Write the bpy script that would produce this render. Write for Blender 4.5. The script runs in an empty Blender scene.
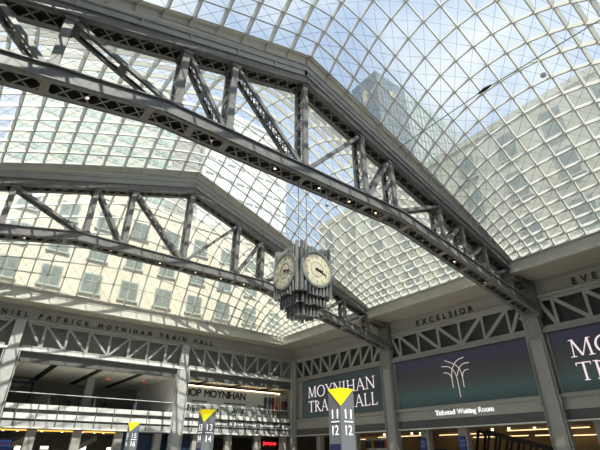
import bpy, math, random
from mathutils import Vector, Matrix
random.seed(7)
S = bpy.context.scene
C = S.collection
XC = 13.7            # middle of the hall
WR, WL = 41.5, -14.1 # right and left wall planes
YE = 55.22           # end wall plane
TA, TB = 17.85, 36.05
YBACK = -18.0

# ------------------------------------------------------------------ materials
def mat(name, col, rough=.6, metal=0., var=0., scale=3., bump=0., emit=None, es=0., coat=0.):
    m = bpy.data.materials.new(name); m.use_nodes = True
    nt = m.node_tree; b = nt.nodes['Principled BSDF']
    b.inputs['Base Color'].default_value = (*col, 1)
    b.inputs['Roughness'].default_value = rough
    b.inputs['Metallic'].default_value = metal
    if coat: b.inputs['Coat Weight'].default_value = coat
    tc = nt.nodes.new('ShaderNodeTexCoord')
    n = nt.nodes.new('ShaderNodeTexNoise'); n.inputs['Scale'].default_value = scale
    n.inputs['Detail'].default_value = 5
    nt.links.new(tc.outputs['Object'], n.inputs['Vector'])
    if var:
        r = nt.nodes.new('ShaderNodeValToRGB')
        r.color_ramp.elements[0].position = .3; r.color_ramp.elements[1].position = .7
        r.color_ramp.elements[0].color = (*[c*(1-var) for c in col], 1)
        r.color_ramp.elements[1].color = (*[min(1, c*(1+var)) for c in col], 1)
        nt.links.new(n.outputs['Fac'], r.inputs['Fac'])
        nt.links.new(r.outputs['Color'], b.inputs['Base Color'])
    if bump:
        bp = nt.nodes.new('ShaderNodeBump'); bp.inputs['Strength'].default_value = bump
        bp.inputs['Distance'].default_value = .02
        nt.links.new(n.outputs['Fac'], bp.inputs['Height'])
        nt.links.new(bp.outputs['Normal'], b.inputs['Normal'])
    if emit:
        b.inputs['Emission Color'].default_value = (*emit, 1)
        b.inputs['Emission Strength'].default_value = es
    return m

M = {}
M['steel'] = mat('truss_paint', (.185, .182, .172), .42, 0, .16, 2.5, .15)
M['steel_light'] = mat('gutter_paint', (.45, .45, .43), .4, 0, .08, 1.2, .05)
M['lace'] = mat('lacing_paint', (.22, .20, .165), .5, 0, .1, 3, .05)
M['frame'] = mat('skylight_frame_paint', (.56, .555, .50), .4, 0, .05, 1)
M['curb'] = mat('curb_paint', (.62, .60, .53), .5, 0, .06, .8)
M['cable'] = mat('bracing_cable', (.18, .19, .18), .5)
M['wall'] = mat('wall_paint', (.38, .372, .345), .6, 0, .06, .6, .05)
M['soffit'] = mat('soffit_paint', (.46, .42, .345), .7, 0, .04, .5)
M['wall_r'] = mat('right_wall_paint', (.41, .40, .36), .6, 0, .05, .6, .05)
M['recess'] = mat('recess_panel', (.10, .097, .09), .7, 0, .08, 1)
M['lintel'] = mat('lintel_paint', (.12, .12, .118), .6, 0, .05, 1)
M['letter'] = mat('dark_bronze_letters', (.05, .047, .042), .5)
M['white'] = mat('white_panel', (.80, .79, .76), .4, 0, .03, 1)
M['greypanel'] = mat('grey_panel', (.45, .45, .44), .35, 0, .04, 1)
M['stone_col'] = mat('pale_column_paint', (.50, .50, .48), .45, 0, .05, 1)
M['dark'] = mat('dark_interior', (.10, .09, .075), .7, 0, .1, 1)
M['gceil'] = mat('gallery_ceiling', (.72, .69, .62), .7, 0, .05, 1)
M['gwall'] = mat('gallery_wall', (.30, .285, .25), .7, 0, .05, 1)
M['black'] = mat('black_metal', (.012, .012, .013), .5)
M['slot'] = mat('black_slot', (.006, .006, .006), .8)
M['brass'] = mat('cream_clock_face', (.64, .60, .45), .4, 0, .06, 2)
M['clock'] = mat('clock_metal', (.29, .295, .29), .4, .3, .15, 4)
M['clock_case'] = mat('clock_case', (.05, .05, .052), .5, .3)
M['hand'] = mat('clock_hand', (.02, .02, .02), .4)
M['pylon'] = mat('pylon_metal', (.20, .215, .24), .35, .2, .05, 1)
M['yellow'] = mat('yellow_film', (.95, .80, .02), .5, emit=(1, .8, 0), es=.25)
M['signwhite'] = mat('white_lettering', (.9, .9, .9), .5, emit=(1, 1, 1), es=.35)
M['screenletter'] = mat('screen_lettering', (.3, .3, .3), .5, emit=(1, .84, .88), es=.5)
M['logo'] = mat('screen_logo', (.3, .3, .3), .5, emit=(.75, .6, .6), es=.42)
M['red'] = mat('red_neon', (.8, .02, .02), .5, emit=(1, .03, .04), es=.9)
M['warm'] = mat('warm_light', (1, .8, .5), .5, emit=(1, .70, .34), es=1.1)
M['warm_strong'] = mat('warm_cove_light', (1, .8, .5), .5, emit=(1, .78, .48), es=4.0)
M['amber'] = mat('amber_light_strip', (1, .6, .1), .5, emit=(1, .50, .08), es=.9)
M['bulb'] = mat('lamp_lens', (1, .9, .7), .5, emit=(1, .82, .5), es=1.8)
M['blue'] = mat('blue_panel', (.012, .03, .075), .4, 0, .1, 1)
M['brick'] = None
M['banner'] = mat('hoarding_print', (.6, .6, .57), .6, 0, .04, 1)
M['bannerdark'] = mat('hoarding_ink', (.03, .03, .032), .6)
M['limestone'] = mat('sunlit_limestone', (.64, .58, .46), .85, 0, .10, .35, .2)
M['limestone2'] = mat('shaded_limestone', (.37, .37, .295), .85, 0, .3, .22, .2)  # darker copy of the sunlit stone: shade put in the colour, plus mottling
M['pane'] = mat('facade_window_glass', (.15, .185, .165), .4, 0, .3, .6)
M['wframe'] = mat('facade_window_frame', (.33, .36, .33), .6)
M['office'] = mat('pale_office_cladding', (.46, .45, .375), .8, 0, .05, .3)
M['office_g'] = mat('pale_green_office_glass', (.27, .355, .31), .4, 0, .25, .25)
M['office_w'] = mat('white_office_cladding', (.58, .58, .56), .8, 0, .04, .3)
M['office_b'] = mat('grey_beige_cladding', (.33, .31, .26), .8, 0, .06, .3)
M['office_d'] = mat('office_window_shade', (.27, .29, .27), .5)
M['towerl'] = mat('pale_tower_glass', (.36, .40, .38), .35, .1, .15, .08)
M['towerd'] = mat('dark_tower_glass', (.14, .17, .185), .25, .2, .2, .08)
M['logo1'] = mat('tower_emblem', (.42, .38, .28), .5)
M['skin'] = mat('skin', (.45, .3, .22), .6)
M['cloth'] = mat('dark_clothing', (.03, .03, .035), .8)
M['railglass'] = None
M['floor'] = mat('marble_floor', (.62, .60, .55), .25, 0, .1, 2)
M['shelf'] = mat('pale_shelf', (.55, .54, .5), .5)
M['tan'] = mat('tan_waiting_room', (.26, .20, .13), .7, 0, .1, 1)

def brick_mat():
    m = bpy.data.materials.new('pale_stone_pier'); m.use_nodes = True
    nt = m.node_tree; b = nt.nodes['Principled BSDF']; b.inputs['Roughness'].default_value = .7
    tc = nt.nodes.new('ShaderNodeTexCoord'); mp = nt.nodes.new('ShaderNodeMapping')
    mp.inputs['Rotation'].default_value = (math.pi/2, 0, 0)
    br = nt.nodes.new('ShaderNodeTexBrick'); br.inputs['Scale'].default_value = 2
    br.inputs['Color1'].default_value = (.42, .40, .36, 1); br.inputs['Color2'].default_value = (.37, .355, .32, 1)
    br.inputs['Mortar'].default_value = (.30, .29, .265, 1); br.inputs['Mortar Size'].default_value = .01
    nt.links.new(tc.outputs['Object'], mp.inputs['Vector']); nt.links.new(mp.outputs['Vector'], br.inputs['Vector'])
    nt.links.new(br.outputs['Color'], b.inputs['Base Color'])
    return m
M['brick'] = brick_mat()

def glass_mat(name, tint, refl, rough=.03):
    m = bpy.data.materials.new(name); m.use_nodes = True
    nt = m.node_tree; nt.nodes.clear()
    o = nt.nodes.new('ShaderNodeOutputMaterial'); mx = nt.nodes.new('ShaderNodeMixShader')
    t = nt.nodes.new('ShaderNodeBsdfTransparent'); g = nt.nodes.new('ShaderNodeBsdfGlossy')
    t.inputs['Color'].default_value = (*tint, 1); g.inputs['Roughness'].default_value = rough
    mx.inputs['Fac'].default_value = refl
    nt.links.new(t.outputs[0], mx.inputs[1]); nt.links.new(g.outputs[0], mx.inputs[2])
    nt.links.new(mx.outputs[0], o.inputs[0])
    return m
def hazy_glass(name, tint, refl, haze):
    m = glass_mat(name, tint, refl)
    nt = m.node_tree; o = [n for n in nt.nodes if n.type == 'OUTPUT_MATERIAL'][0]
    mx = [n for n in nt.nodes if n.type == 'MIX_SHADER'][0]
    tr = nt.nodes.new('ShaderNodeBsdfTranslucent'); tr.inputs['Color'].default_value = (.9, .93, .9, 1)  # pale translucent layer puts white haze and glow into the panes
    m2 = nt.nodes.new('ShaderNodeMixShader'); m2.inputs['Fac'].default_value = haze
    nt.links.new(mx.outputs[0], m2.inputs[1]); nt.links.new(tr.outputs[0], m2.inputs[2])
    nt.links.new(m2.outputs[0], o.inputs[0])
    return m
M['skyglass'] = hazy_glass('skylight_glass', (.90, .94, .92), .04, .10)
M['railglass'] = glass_mat('railing_glass', (.80, .84, .83), .08)

def screen_mat(name, stops, axis_lo, axis_hi, strength):
    """a lit display: the picture it shows is a soft vertical colour blend"""
    m = bpy.data.materials.new(name); m.use_nodes = True
    nt = m.node_tree; b = nt.nodes['Principled BSDF']
    b.inputs['Base Color'].default_value = (.01, .01, .012, 1); b.inputs['Roughness'].default_value = .35
    tc = nt.nodes.new('ShaderNodeTexCoord'); sx = nt.nodes.new('ShaderNodeSeparateXYZ')
    mr = nt.nodes.new('ShaderNodeMapRange'); mr.inputs[1].default_value = axis_lo; mr.inputs[2].default_value = axis_hi
    r = nt.nodes.new('ShaderNodeValToRGB')
    while len(r.color_ramp.elements) < len(stops): r.color_ramp.elements.new(.5)
    for e, (p, c) in zip(r.color_ramp.elements, stops): e.position = p; e.color = (*c, 1)
    nt.links.new(tc.outputs['Object'], sx.inputs[0]); nt.links.new(sx.outputs['Z'], mr.inputs[0])
    nt.links.new(mr.outputs[0], r.inputs[0]); nt.links.new(r.outputs[0], b.inputs['Emission Color'])
    b.inputs['Emission Strength'].default_value = strength
    return m
M['screen_green'] = screen_mat('display_dark_green', [(0, (.030, .040, .037)), (.5, (.020, .030, .030)), (1, (.028, .034, .038))], 6.3, 11.5, .62)
M['screen_blend'] = screen_mat('display_colour_blend', [(0, (.018, .030, .028)), (.22, (.030, .056, .053)), (.45, (.030, .034, .030)), (.66, (.022, .022, .022)), (.9, (.019, .019, .037)), (1, (.018, .018, .030))], 6.3, 11.5, .62)
M['board'] = screen_mat('departure_display', [(0, (.004, .008, .04)), (.55, (.004, .008, .05)), (.6, (.02, .07, .12)), (.63, (.004, .008, .04)), (.68, (.08, .02, .04)), (.72, (.004, .008, .05)), (.8, (.02, .05, .14)), (.84, (.004, .008, .04))], 1.3, 3.5, .9)

# ------------------------------------------------------------------ mesh builder
class MB:
    def __init__(s): s.v = []; s.f = []; s.sm = False
    def add(s, vs, fs):
        n = len(s.v); s.v += [tuple(p) for p in vs]; s.f += [tuple(i+n for i in f) for f in fs]; return s
    def box(s, x0, x1, y0, y1, z0, z1):
        x0, x1 = min(x0, x1), max(x0, x1); y0, y1 = min(y0, y1), max(y0, y1); z0, z1 = min(z0, z1), max(z0, z1)
        v = [(x, y, z) for x in (x0, x1) for y in (y0, y1) for z in (z0, z1)]
        return s.add(v, [(0, 1, 3, 2), (4, 6, 7, 5), (0, 4, 5, 1), (2, 3, 7, 6), (0, 2, 6, 4), (1, 5, 7, 3)])
    def bar(s, p, q, w, h, up=(0, 0, 1)):
        """box beam from p to q, w wide across, h high along up"""
        p, q, up = Vector(p), Vector(q), Vector(up); d = (q-p).normalized()
        a = d.cross(up)
        if a.length < 1e-4: a = d.cross(Vector((1, 0, 0)))
        a.normalize(); b = a.cross(d).normalized()
        a *= w/2; b *= h/2
        v = [p-a-b, p+a-b, p+a+b, p-a+b, q-a-b, q+a-b, q+a+b, q-a+b]
        return s.add(v, [(0, 3, 2, 1), (4, 5, 6, 7), (0, 1, 5, 4), (1, 2, 6, 5), (2, 3, 7, 6), (3, 0, 4, 7)])
    def tube(s, p, q, r, n=8, r2=None):
        p, q = Vector(p), Vector(q); d = (q-p).normalized(); r2 = r if r2 is None else r2
        a = d.cross(Vector((0, 0, 1)))
        if a.length < 1e-3: a = Vector((1, 0, 0))
        a.normalize(); b = a.cross(d)
        v = []
        for c, rr in ((p, r), (q, r2)):
            for i in range(n):
                t = 2*math.pi*i/n; v.append(c+a*math.cos(t)*rr+b*math.sin(t)*rr)
        f = [(i, (i+1) % n, n+(i+1) % n, n+i) for i in range(n)] + [tuple(range(n))[::-1], tuple(range(n, 2*n))]
        return s.add(v, f)
    def prism(s, poly, lo, hi, axis='y'):
        """poly: list of 2D points; extruded along axis"""
        n = len(poly)
        def P(a, b, t): return {'y': (a, t, b), 'x': (t, a, b), 'z': (a, b, t)}[axis]
        v = [P(a, b, lo) for a, b in poly] + [P(a, b, hi) for a, b in poly]
        f = [(i, (i+1) % n, n+(i+1) % n, n+i) for i in range(n)] + [tuple(range(n))[::-1], tuple(range(n, 2*n))]
        return s.add(v, f)
    def ball(s, c, r, n=10):
        v = []; f = []
        m = n//2
        for i in range(m+1):
            for j in range(n):
                a = math.pi*i/m; b = 2*math.pi*j/n
                v.append((c[0]+r*math.sin(a)*math.cos(b), c[1]+r*math.sin(a)*math.sin(b), c[2]+r*math.cos(a)))
        for i in range(m):
            for j in range(n):
                f.append((i*n+j, (i+1)*n+j, (i+1)*n+(j+1) % n, i*n+(j+1) % n))
        return s.add(v, f)
    def build(s, name, m, parent=None, bevel=0):
        me = bpy.data.meshes.new(name); me.from_pydata(s.v, [], s.f); me.update()
        import bmesh
        bm = bmesh.new(); bm.from_mesh(me); bmesh.ops.recalc_face_normals(bm, faces=bm.faces); bm.to_mesh(me); bm.free()
        for mm in (m if isinstance(m, (list, tuple)) else [m]): me.materials.append(mm)
        o = bpy.data.objects.new(name, me); C.objects.link(o)
        if parent: o.parent = parent
        if bevel:
            b = o.modifiers.new('bevel', 'BEVEL'); b.width = bevel; b.segments = 2; b.limit_method = 'ANGLE'
        return o

def tag(o, label=None, cat=None, group=None, kind=None):
    if label: o['label'] = label
    if cat: o['category'] = cat
    if group: o['group'] = group
    if kind: o['kind'] = kind
    return o
def empty(name, loc=(0, 0, 0), **k):
    o = bpy.data.objects.new(name, None); o.location = loc; C.objects.link(o)
    o.empty_display_size = .3
    return tag(o, **k)
def copy_tree(o, parent=None):
    c = o.copy(); C.objects.link(c)
    if parent: c.parent = parent
    for ch in list(o.children): copy_tree(ch, c)
    return c
RX = Matrix(((0, 0, -1), (-1, 0, 0), (0, 1, 0)))   # lettering on a wall facing -X
RY = Matrix(((1, 0, 0), (0, 0, -1), (0, 1, 0)))    # lettering on a wall facing -Y
def text(s, name, m, loc, size, rot, parent=None, width=None, depth=.04, align='LEFT', bold=0, space=1):
    cu = bpy.data.curves.new(name, 'FONT'); cu.body = s; cu.size = 1; cu.extrude = .5; cu.align_x = align; cu.offset = bold; cu.space_character = space
    to = bpy.data.objects.new(name, cu); C.objects.link(to)
    dg = bpy.context.evaluated_depsgraph_get(); me = bpy.data.meshes.new_from_object(to.evaluated_get(dg))
    bpy.data.objects.remove(to); bpy.data.curves.remove(cu)
    xs = [v.co.x for v in me.vertices]; ys = [v.co.y for v in me.vertices]
    w = max(xs)-min(xs); h = .70     # cap height of the built-in face for size 1
    sy = size/h; sx = (width/w) if width else sy
    x0 = min(xs) if align == 'LEFT' else (min(xs)+max(xs))/2
    for v in me.vertices:
        v.co = rot @ Vector(((v.co.x-x0)*sx, v.co.y*sy, v.co.z*depth))
    me.materials.clear(); me.materials.append(m); me.name = name
    o = bpy.data.objects.new(name, me); C.objects.link(o); o.location = loc
    if parent: o.parent = parent
    return o

# ------------------------------------------------------------------ skylight vaults
def edge(d): return 27.4-.335*d-.0026*d*d
KD = [1.8, 3.6, 5.4, 7.15, 8.85, 10.4, 11.8, 13.15, 14.5, 15.75, 16.95, 18.1, 19.15, 20.1, 21.0, 21.85, 22.65, 23.35, 24.0]
KX = [XC-d for d in KD[::-1]]+[XC]+[XC+d for d in KD]
HT = [0, .19, .375, .55, .68, .80, .90, 1.0]
TT = [-t for t in HT[:0:-1]] + HT
HE = [0, .18, .335, .50, .64, .765, .89, 1.0]      # division along the straight eaves
TE = [-t for t in HE[:0:-1]] + HE
def vz(X, t, end=False):
    d = abs(X-XC)
    if d > 23.99: return 17.85
    if not end:
        r = 3*(1-t*t); dd = math.sqrt(d*d+r*r)
        return edge(dd)+4.15*(1-(d/24)**2)*(1-abs(t)**(2+1.4*(d/24)**3))
    s = (t+1)/2                      # 0 at the truss, 1 at the end wall
    r = 3*math.sqrt(max(0, s*(1-s)))*2*.8; dd = math.sqrt(d*d+r*r)
    return 17.85+(edge(dd)-17.85)*(1-s**3)+4.0*(1-(d/24)**2)*4*s*(1-s)
def vault(idx, y0, y1, end=False, label=''):
    w = empty('window_%d' % idx, (XC, (y0+y1)/2, 17.85), label=label, kind='structure')
    ctr = Vector((XC, (y0+y1)/2, 17.85))
    yc, hf = (y0+y1)/2, (y1-y0)/2
    def row(X):
        d = abs(X-XC); w = min(1, 1.15*(1-min(1, d/24)**2)**1.2)     # flat arches are divided evenly, steep ones closer at their feet
        return [t*w+TE[k]*(1-w) for k, t in enumerate(TT)]
    G = [[Vector((X, yc+hf*t, vz(X, t, end))) for t in row(X)] for X in KX]
    nx, ny = len(KX), len(TT)
    def nrm(i, j):
        a = G[min(i+1, nx-1)][j]-G[max(i-1, 0)][j]; b = G[i][min(j+1, ny-1)]-G[i][max(j-1, 0)]
        n = a.cross(b)
        return n.normalized() if n.length > 1e-6 else Vector((0, 0, 1))
    N = [[nrm(i, j) for j in range(ny)] for i in range(nx)]
    g = MB(); g.v = [tuple(G[i][j]+N[i][j]*.04-ctr) for i in range(nx) for j in range(ny)]
    g.f = [(i*ny+j, (i+1)*ny+j, (i+1)*ny+j+1, i*ny+j+1) for i in range(nx-1) for j in range(ny-1)]
    g.build('glass', M['skyglass'], w)
    for i in range(nx):
        m = MB()
        for j in range(ny-1):
            n = (N[i][j]+N[i][j+1])/2
            m.bar(G[i][j]-n*.2-ctr, G[i][j+1]-n*.2-ctr, .085, .44, n)
        m.build('rafter', M['frame'], w)
    for j in range(ny):
        m = MB()
        for i in range(nx-1):
            n = (N[i][j]+N[i+1][j])/2
            m.bar(G[i][j]-n*.16-ctr, G[i+1][j]-n*.16-ctr, .085, .36, n)
        m.build('purlin', M['frame'], w)
    m = MB()
    for i in range(nx-1):
        for j in range(ny-1):
            for a, b in (((i, j), (i+1, j+1)), ((i+1, j), (i, j+1))):
                p = G[a[0]][a[1]]-N[a[0]][a[1]]*.2-ctr; q = G[b[0]][b[1]]-N[b[0]][b[1]]*.2-ctr
                m.bar(p, q, .016, .016)
    m.build('bracing_cables', M['cable'], w)
    # the painted curb the glass stands on
    c = MB()
    for ys, sg, lo in ((y0, -1, True), (y1, 1, not end)):
        if lo:
            for i in range(nx-1):
                a, b = KX[i], KX[i+1]; za, zb = edge(abs(a-XC)), edge(abs(b-XC))
                def P(x, z, k, dz): return Vector((x, ys+sg*k, z+dz))-ctr
                for (k0, d0, k1, d1) in ((0, .08, .36, -.50), (.36, -.50, .42, -.68), (.42, -.68, .75, -.68)):
                    v = [P(a, za, k0, d0), P(b, zb, k0, d0), P(b, zb, k1, d1), P(a, za, k1, d1)]
                    v += [p+Vector((0, sg*.06, .06)) for p in v]
                    c.add(v, [(0, 1, 2, 3), (7, 6, 5, 4), (0, 4, 5, 1), (1, 5, 6, 2), (2, 6, 7, 3), (3, 7, 4, 0)])
    for ys, sg, lo in ((y0, -1, True), (y1, 1, not end)):
        if lo:
            for X in KX[1:-1]:
                z = edge(abs(X-XC))
                c.prism([(ys-ctr.y+sg*a, z+b-ctr.z) for a, b in ((-.02, .05), (.33, -.52), (.25, -.56), (-.10, -.25))], X-.035-ctr.x, X+.035-ctr.x, 'x')
    for X in (KX[0], KX[-1]):
        sg = -1 if X < XC else 1
        c.box(X-ctr.x, X+sg*.12-ctr.x, y0-.5-ctr.y, y1+.5-ctr.y, 16.45-ctr.z, 17.95-ctr.z)
        c.box(X-sg*.06-ctr.x, X+sg*.12-ctr.x, y0-.5-ctr.y, y1+.5-ctr.y, 17.25-ctr.z, 17.33-ctr.z)
        c.box(X-sg*.1-ctr.x, X+sg*.12-ctr.x, y0-.5-ctr.y, y1+.5-ctr.y, 16.40-ctr.z, 16.52-ctr.z)
    if end:
        c.box(KX[0]-ctr.x, KX[-1]-ctr.x, y1-ctr.y, y1+.12-ctr.y, 16.45-ctr.z, 17.95-ctr.z)
        c.box(KX[0]-ctr.x, KX[-1]-ctr.x, y1-.06-ctr.y, y1+.12-ctr.y, 17.25-ctr.z, 17.33-ctr.z)
        c.box(KX[0]-ctr.x, KX[-1]-ctr.x, y1-.1-ctr.y, y1+.12-ctr.y, 16.40-ctr.z, 16.52-ctr.z)
    c.build('curb', M['curb'], w)
    return w
vault(1, .95, TA-1.3, label='nearest skylight vault, steel grid and glass in front of the nearer truss')
vault(2, TA+1.3, TB-1.3, label='middle skylight vault between the two roof trusses')
vault(3, TB+1.3, 52.9, True, label='far skylight vault between the farther truss and the end wall')

# ------------------------------------------------------------------ roof trusses
POSTS = [0, 5.5, 8.6, 14.3, 17.2, 20.3, 24.0]
def zt(d): return 24.94-.34*abs(d)                      # underside of top chord
def zb(d): return 17.65-max(0, abs(d)-9.14)*.1993       # upper side of bottom chord
def strip(m, xs, fz, o0, o1, y0, y1):
    for a, b in zip(xs, xs[1:]):
        m.prism([(a, fz(a)+o0), (b, fz(b)+o0), (b, fz(b)+o1), (a, fz(a)+o1)], y0, y1)
def lattice(m, xs, fz, off, yh, w=.07, t=.03):
    for a, b in zip(xs, xs[1:]):
        for s in (-1, 1):
            m.bar((a, -s*yh, fz(a)+off), (b, s*yh, fz(b)+off), w, t)
def make_truss():
    r = empty('roof_truss', (XC, TA, 0), label='nearer riveted grey steel roof truss, running across the upper left', cat='roof truss')
    W_ = .60
    def frange(a, b, n): return [a+(b-a)*i/n for i in range(n+1)]
    # top chord
    m = MB(); L = MB()
    xs = [-27.7, 0, 27.7]
    for s in (-1, 1):
        strip(m, xs, zt, 0, .66, s*W_-.03, s*W_+.03)
        strip(m, xs, zt, 0, .04, s*W_, s*(W_-.26))
        strip(m, xs, zt, 0, .05, s*W_, s*(W_+.10))
        strip(m, xs, zt, .60, .66, s*W_, s*(W_+.12))
    strip(m, xs, zt, .62, .66, -W_, W_)
    m.build('top_chord', M['steel'], r)
    xx = frange(-27.6, 27.6, 68)
    lattice(L, xx, zt, .03, W_-.14)
    for d in POSTS[1:]:
        for s in (-1, 1):
            L.prism([(s*d-.3, zt(s*d-.3)-.01), (s*d+.3, zt(s*d+.3)-.01), (s*d+.3, zt(s*d+.3)+.05), (s*d-.3, zt(s*d-.3)+.05)], -W_+.05, W_-.05)
    L.build('top_chord_lacing', M['lace'], r)
    # gutter girders above the chord
    m = MB()
    for s in (-1, 1):
        strip(m, xs, zt, .66, 1.30, s*(W_-.10)-.03, s*(W_-.10)+.03)
        strip(m, xs, zt, 1.26, 1.34, s*(W_-.1), s*(W_+.06))
        strip(m, xs, zt, 1.34, 1.80, s*(W_-.05)-.03, s*(W_-.05)+.03)
        strip(m, xs, zt, 1.78, 1.86, s*(W_-.1), s*(W_+.10))
        for d in POSTS + [11.3, 2.7, 26.5]:
            for q in (-1, 1):
                x = q*d
                m.box(x-.04, x+.04, s*(W_-.07), s*(W_+.05), zt(x)+.66, zt(x)+1.26)
    strip(m, xs, zt, 1.80, 1.86, -W_, W_)
    m.build('gutter', M['steel_light'], r)
    # bottom chord
    m = MB(); L = MB()
    xs = [-27.7, -9.14, 9.14, 27.7]
    for s in (-1, 1):
        strip(m, xs, zb, -.74, 0, s*W_-.03, s*W_+.03)
        strip(m, xs, zb, -.06, 0, s*(W_-.22), s*(W_+.16))
        strip(m, xs, zb, -.74, -.69, s*(W_-.24), s*(W_+.10))
    strip(m, xs, zb, -.05, -.01, -W_, W_)
    m.build('bottom_chord', M['steel'], r)
    xx = frange(-27.6, -9.14, 23)[:-1] + frange(-9.14, 9.14, 23) + frange(9.14, 27.6, 23)[1:]
    lattice(L, xx, zb, -.72, W_-.12)
    for d in POSTS + [7.6, 9.9]:
        for s in (-1, 1):
            if d in (0, 8.6) and (s == 1 or d > 1): continue
            x = s*d
            L.prism([(x-.18, zb(x-.18)-.745), (x+.18, zb(x+.18)-.745), (x+.18, zb(x+.18)-.70), (x-.18, zb(x-.18)-.70)], -W_+.1, W_-.1)
    L.build('bottom_chord_lacing', M['lace'], r)
    # posts
    def chan(m, p, q, yh, w, t, fl, laced=True):
        """two parallel channels front and back, p and q in the plane of the truss, with lacing between"""
        p, q = Vector((p[0], 0, p[1])), Vector((q[0], 0, q[1])); d = (q-p).normalized(); n = Vector((d.z, 0, -d.x))
        for s in (-1, 1):
            o = Vector((0, s*yh, 0))
            m.bar(p+o, q+o, t, w, n)
            for k in (-1, 1):
                oo = Vector((0, s*(yh-fl/2), 0))+n*k*w/2
                m.bar(p+oo, q+oo, fl, .035, n)
        ln = (q-p).length; k = max(2, round(ln/.75)); a = yh-fl*.7
        for side in (-1, 1) if laced else ():
            for i in range(k):
                u, v = p+d*ln*i/k+n*side*w/2, p+d*ln*(i+1)/k+n*side*w/2
                for s in (-1, 1):
                    m.bar(u+Vector((0, -s*a, 0)), v+Vector((0, s*a, 0)), .06, .025, n)
        for e in (.25, ln*.5, ln-.25):
            m.bar(p+d*(e-.2)-n*w/2, p+d*(e+.2)-n*w/2, 2*a, .04, n)
    for d in POSTS:
        for s in (-1, 1):
            if d == 0 and s == 1: continue
            m = MB(); x = s*d
            chan(m, (x, zb(x)-.02), (x, zt(x)+.1), .50, .38, .05, .18)
            for k in (-1, 1):   # gusset plates
                for (z0, up) in ((zb(x), 1), (zt(x)+.05, -1)):
                    m.prism([(x-.42, z0), (x+.42, z0), (x+.24, z0+up*.3), (x-.24, z0+up*.3)], k*.56-.02, k*.56+.02)
            m.build('vertical_post', M['steel'], r)
    for i in range(len(POSTS)-1):
        a, b = POSTS[i], POSTS[i+1]
        for s in (-1, 1):
            m = MB()
            chan(m, (s*(a+.25), zb(a)+.1), (s*(b-.2), zt(b)-.05), .42, .24, .045, .16, i != 2)
            m.build('diagonal_brace', M['steel'], r)
    for s in (-1, 1):
        m = MB(); m.box(s*27.1, s*27.75, -.8, .8, 13.0, zt(27.4)+1.3); m.build('bearing_plate', M['steel'], r)
    return r
tr = make_truss(); tr.location.y = TA-.3
tr2 = copy_tree(tr); tr2.location.y = TB-.3
tr2['label'] = 'farther riveted grey steel roof truss, behind the hanging clock'
for o in (tr, tr2): o['group'] = 'roof trusses'

# small round lamps tucked in the bottom chords
lp = MB(); lp.tube((0, 0, 0), (0, 0, .12), .11, 10); base = lp
k = 0
first = None
for y, nm in ((TA, 'nearer'), (TB, 'farther')):
    for d in (-16.2, -12.6, -9.9, -6.3, -2.0, 1.5, 4.2, 6.8, 12.0, 15.9, 20.2):
        if first is None:
            t = empty('downlight', cat='lamp'); MB().tube((0, 0, 0), (0, 0, .16), .10, 10).build('housing', M['black'], t)
            MB().tube((0, 0, -.02), (0, 0, .0), .075, 10).build('lens', M['bulb'], t); first = t
        else: t = copy_tree(first)
        t.location = (XC+d, y-.25, zb(d)-.66)
        t['label'] = 'small round lamp set in the laced underside of the %s roof truss' % nm; t['group'] = 'lamps in the %s truss' % nm

# brace cable with a turnbuckle crossing the near vault
cb = MB()
pts = [Vector((22.95, 16.6, 23.5)), Vector((23.0, 9.0, 23.75)), Vector((22.64, 1.92, 23.0))]
cb.tube(pts[0], pts[1], .035, 6); cb.tube(pts[1], pts[2], .035, 6)
t = empty('brace_cable', pts[0], label='thin dark cable with a turnbuckle slung across the nearest glass vault', cat='cable')
for i in range(len(cb.v)): cb.v[i] = tuple(Vector(cb.v[i])-pts[0])
cb.build('cable', M['cable'], t)
tb = MB(); a = pts[1]-pts[0]; u = a.normalized()
tb.tube(a-u*.5, a-u*.1, .05, 8, .13); tb.tube(a-u*.1, a+u*.1, .13, 8); tb.tube(a+u*.1, a+u*.5, .13, 8, .05)
tb.build('turnbuckle', M['black'], t)
def pendant(loc, top, r, label):
    t = empty('pendant_sensor', loc, label=label, cat='sensor')
    m = MB(); m.tube((0, 0, r*.9), (0, 0, top-loc[2]), .03, 6); m.build('rod', M['white'], t)
    m = MB(); m.ball((0, 0, 0), r, 12); m.build('ball', M['greypanel'], t)
pendant((15.75, 17.5, 15.85), 16.95, .13, 'small pale ball on a short white rod under the nearer truss')
pendant((25.2, 6.0, 24.0), 26.5, .2, 'small grey ball hanging under the nearest glass vault')

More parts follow.
